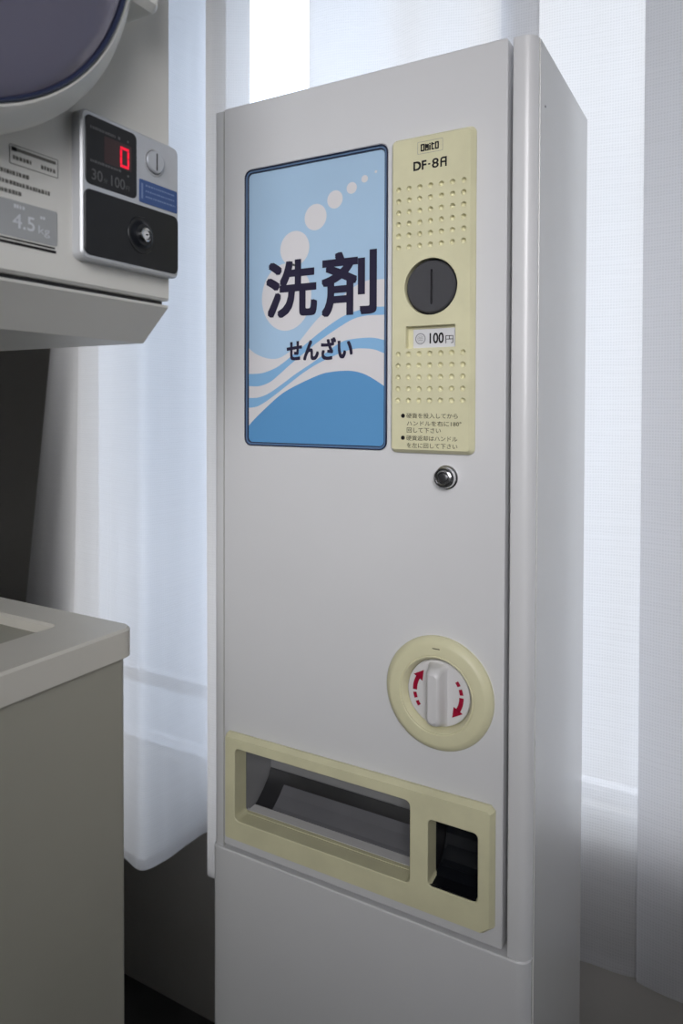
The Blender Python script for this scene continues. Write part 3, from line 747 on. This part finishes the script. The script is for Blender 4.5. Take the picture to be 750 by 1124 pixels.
# door
DC = (.2205, 1.428)
d = MB()
d.lathe(FD, DC, [(.182, .0000), (.182, .0065), (.1895, .0075), (.1895, .0180), (.1870, .0225), (.1800, .0315), (.1760, .0345), (.1745, .0345), (.1735, .0320), (.1735, .010)], 96, 'cream_dryer')
ddo = child(d, 'door', dy, label='round dryer door ring'); sharp(ddo, 35)
d = MB()
d.lathe(FD, DC, [(.1738, .0310), (.1738, .0352), (.1722, .0358), (.1708, .0342), (.1708, .031)], 96, 'gasket'); child(d, 'door_gasket', ddo)
d = MB()
d.lathe(FD, DC, [(.1707, .0335), (.168, .0352), (.160, .0375), (.140, .0405), (.11, .0430), (.08, .0445), (.04, .0455), (.004, .0458)], 96, 'smoked', cap1=True)
child(d, 'door_window', ddo, label='smoked lilac door window')
d = MB()
d.lathe(FD, DC, [(.1733, .014), (.165, .010), (.112, .008), (.108, .012), (.104, .012), (.102, .002)], 96, 'lilac')
d.lathe(FD, DC, [(.1035, .003), (.09, .0015), (.002, .001)], 64, 'drum', cap1=True)
dio = child(d, 'inner_bowl', ddo)
lb = MB(); FLt = Frame((-.44, 0, DZ), (0, 1, 0), (0, 0, 1), (1, 0, 0))
lb.plate(FLt, rect(.3925, .4255, 1.3860, 1.4700, .008, 5), (), .0, .034, .005, mat='cream_dryer'); lb.plate(FLt, rect(.3895, .3925, 1.392, 1.455, .001), (), 0, .030, mat='black')
child(lb, 'door_latch', dy, label='cream latch block beside the door')

# control panel
NPn = .0100
cpn = MB()
cpn.plate(FD, rect(.3668, .4706, 1.1880, 1.2992, .006, 5), (), 0, NPn, .0014, mat='brushed_light')
cpno = child(cpn, 'control_panel', dy, label='silver control panel')
q = MB(); q.plate(FD, rect(.3700, .4690, 1.1906, 1.2975, .005, 5), (), NPn - .001, NPn + .0002, mat='brushed'); child(q, 'panel_face', cpno)
q = MB(); q.plate(FD, rect(.3703, .4213, 1.2442, 1.2955, .0045, 5), (), NPn, NPn + .0008, .0003, mat='gloss_black')
n_ = NPn + .00095
def dashes(mb, F, y0, y1, zc, h, n, mat, seed, wave=1):
    rnd = random.Random(seed); y = y0
    while y < y1 - .0008:
        w_ = rnd.uniform(.0012, .0024)
        mb.flat(F, [(y, zc - h / 2), (min(y + w_, y1), zc - h / 2), (min(y + w_, y1), zc + h / 2 * rnd.uniform(.5, 1)), (y, zc + h / 2)], n, mat)
        y += w_ + rnd.uniform(.0004, .0009)
dspo = child(q, 'display', cpno, label='black display window')
q = MB()
dashes(q, FD, .3745, .3990, 1.2868, .0022, n_, 'display_print', 1); dashes(q, FD, .4015, .4045, 1.2868, .0022, n_, 'display_print', 2); dashes(q, FD, .4110, .4128, 1.2868, .0018, n_, 'display_print', 3)
child(q, 'caption_print', dspo); q = MB()
dashes(q, FD, .3745, .4050, 1.2620, .0020, n_, 'display_print', 4); dashes(q, FD, .4110, .4128, 1.2600, .0016, n_, 'display_print', 5)
child(q, 'caption_print', dspo); q = MB()
q.text(FD, '30', .3757, .3862, 1.2480, 1.2562, n_, 'display_print', .01)
q.text(FD, '分', .3872, .3908, 1.2482, 1.2520, n_, 'display_print', .0)
q.text(FD, '100', .3945, .4085, 1.2480, 1.2562, n_, 'display_print', .01)
q.text(FD, '円', .4095, .4131, 1.2482, 1.2520, n_, 'display_print', .0)
child(q, 'display_print', dspo, label='faint grey print reading 30 minutes 100 yen')
q = MB()
q.plate(FD, rect(.3880, .4155, 1.2640, 1.2840, .001), (), NPn + .0007, NPn + .0009, mat='led_off')
# seven-segment zero
def seg(y0, y1, z0, z1): q.flat(FD, [(y0, z0), (y1, z0), (y1, z1), (y0, z1)], NPn + .00105, 'led')
Y0, Y1, Z0_, Z1_ = .4035, .4130, 1.2652, 1.2812; tt = .0021
seg(Y0 + .0003, Y1 - .0003, Z1_ - tt, Z1_); seg(Y0 + .0003, Y1 - .0003, Z0_, Z0_ + tt)
zm = (Z0_ + Z1_) / 2
for ya in (Y0, Y1 - tt): seg(ya, ya + tt, Z0_ + tt + .0003, zm - .0002); seg(ya, ya + tt, zm + .0002, Z1_ - tt - .0003)
child(q, 'led_digit', dspo, label='glowing red digit zero')
q = MB(); q.plate(FD, rect(.3692, .4688, 1.1915, 1.2405, .0055, 5), (), NPn, NPn + .0012, .0005, mat='gloss_black')
lco = child(q, 'lock_plate', cpno, label='glossy black lock plate')
q = MB()
LC = (.4262, 1.2165); n0 = NPn + .0012
q.lathe(FD, LC, [(.0150, n0 - .0001), (.0146, n0 + .0006), (.0125, n0 + .0003), (.0105, n0 + .0012), (.0085, n0 + .0030), (.0066, n0 + .0030)], 40, 'gloss_black', cap1=True)
q.lathe(FD, LC, [(.0056, n0 + .0028), (.0056, n0 + .0052), (.0049, n0 + .0058), (.0040, n0 + .0056), (.0034, n0 + .0050), (.0006, n0 + .0050)], 30, 'chrome', cap1=True)
q.plate(FD, rect(LC[0] - .0004, LC[0] + .0026, LC[1] - .0005, LC[1] + .0005), (), n0 + .004, n0 + .0053, mat='black')
klo = child(q, 'key_lock', lco, label='small bright key lock'); sharp(klo, 35)
q = MB(); KC = (.4412, 1.2792)
q.lathe(FD, KC, [(.0112, NPn), (.0112, NPn + .0006), (.0100, NPn + .0010)], 36, 'brushed_light', cap1=True)
q.lathe(FD, (KC[0] - .0006, KC[1]), [(.0092, NPn + .0010), (.0090, NPn + .0028), (.0080, NPn + .0034)], 36, 'brushed', cap1=True)
q.plate(FD, rect(KC[0] - .0007, KC[0] + .0006, KC[1] - .0070, KC[1] + .0070), (), NPn + .002, NPn + .0036, mat='black')
# thin black ring round the slot plate
q.lathe(FD, (KC[0] - .0006, KC[1]), [(.0097, NPn + .0012), (.0093, NPn + .0012)], 36, 'black', False)
kco = child(q, 'coin_slot', cpno, label='round silver coin slot'); sharp(kco, 35)
q = MB(); q.plate(FD, rect(.4243, .4680, 1.2435, 1.2620, .0012), (), NPn, NPn + .0006, mat='blue_label')
for k in range(3): dashes(q, FD, .4310, .4655, 1.2580 - k * .0045, .0014, NPn + .0007, 'blue_print', 20 + k)
q.flat(FD, [(.4262, 1.2465), (.4282, 1.2465), (.4282, 1.2590), (.4262, 1.2590)], NPn + .0007, 'blue_print')
child(q, 'blue_label', cpno, label='blue instruction label')

# printed labels on the dryer front
q = MB(); nn = .00025
q.plate(FD, rect(.3150, .3545, 1.2440, 1.2575, .001, 3), [rect(.3154, .3541, 1.2444, 1.2571, .0006, 3)], 0.0001, nn, mat='label_ink', back=False)
rnd = random.Random(8)
q.flat(FD, [(.3164, 1.2530), (.3205, 1.2530), (.3205, 1.2560), (.3164, 1.2560)], nn, 'black_ink')
q.flat(FD, [(.3205, 1.2533), (.3525, 1.2533), (.3525, 1.2556), (.3205, 1.2556)], nn, 'label_ink')
dashes(q, FD, .3175, .3320, 1.2490, .0030, nn, 'label_ink', 9); dashes(q, FD, .3400, .3520, 1.2485, .0030, nn, 'label_ink', 10)
child(q, 'notice_print', dy, label='small boxed notice with a dark title bar')
q = MB()
for k, (y1, zc) in enumerate(((.3300, 1.2380), (.3480, 1.2312), (.3240, 1.2250))):
    y = .285
    dashes(q, FD, y, y1, zc, .0030, nn, 'label_ink', 30 + k)
child(q, 'instruction_print', dy, label='three lines of small dark print')
q = MB()
q.plate(FD, rect(.275, .3535, 1.1945, 1.2195, .0015, 3), (), 0.0, nn, mat='label_pale')
q.text(FD, '4.5', .3170, .3345, 1.2010, 1.2110, nn + .0002, 'label_paleink', .01); q.text(FD, 'kg', .3375, .3470, 1.1990, 1.2065, nn + .0002, 'label_paleink', .0)
dashes(q, FD, .3180, .3270, 1.2158, .0026, nn + .0002, 'label_paleink', 40)
dashes(q, FD, .3390, .3430, 1.2125, .0022, nn + .0002, 'label_paleink', 41)
child(q, 'capacity_sticker', dy, label='pale capacity sticker reading 4.5 kg')
q = MB()
q.flat(FD, [(.275, 1.1922), (.3515, 1.1922), (.3515, 1.1934), (.275, 1.1934)], nn, 'black_ink'); q.flat(FD, [(.275, 1.1892), (.3525, 1.1892), (.3525, 1.1912), (.275, 1.1912)], nn, 'black_ink')
child(q, 'double_line', dy)

# stand that carries the dryer
sd = thing('dryer_stand', (-.9, .2, 0), 'grey steel stand holding up the tumble dryer', 'stand')
for x in (-.80, -.99):
    for y in (-.060, .4755):
        q = MB(); q.box(x - .012, x + .012, y + (0 if y > 0 else 0), y + .024, -DZ, 1.134, 'steel', .002)
        for v in q.v:
            if y < 0: v.y -= .09
            else: v.y += .006
        child(q, 'post', sd)
    q = MB(); q.box(x - .012, x + .012, -.126, .4815, 1.108, 1.134, 'steel', .002); child(q, 'rail', sd)
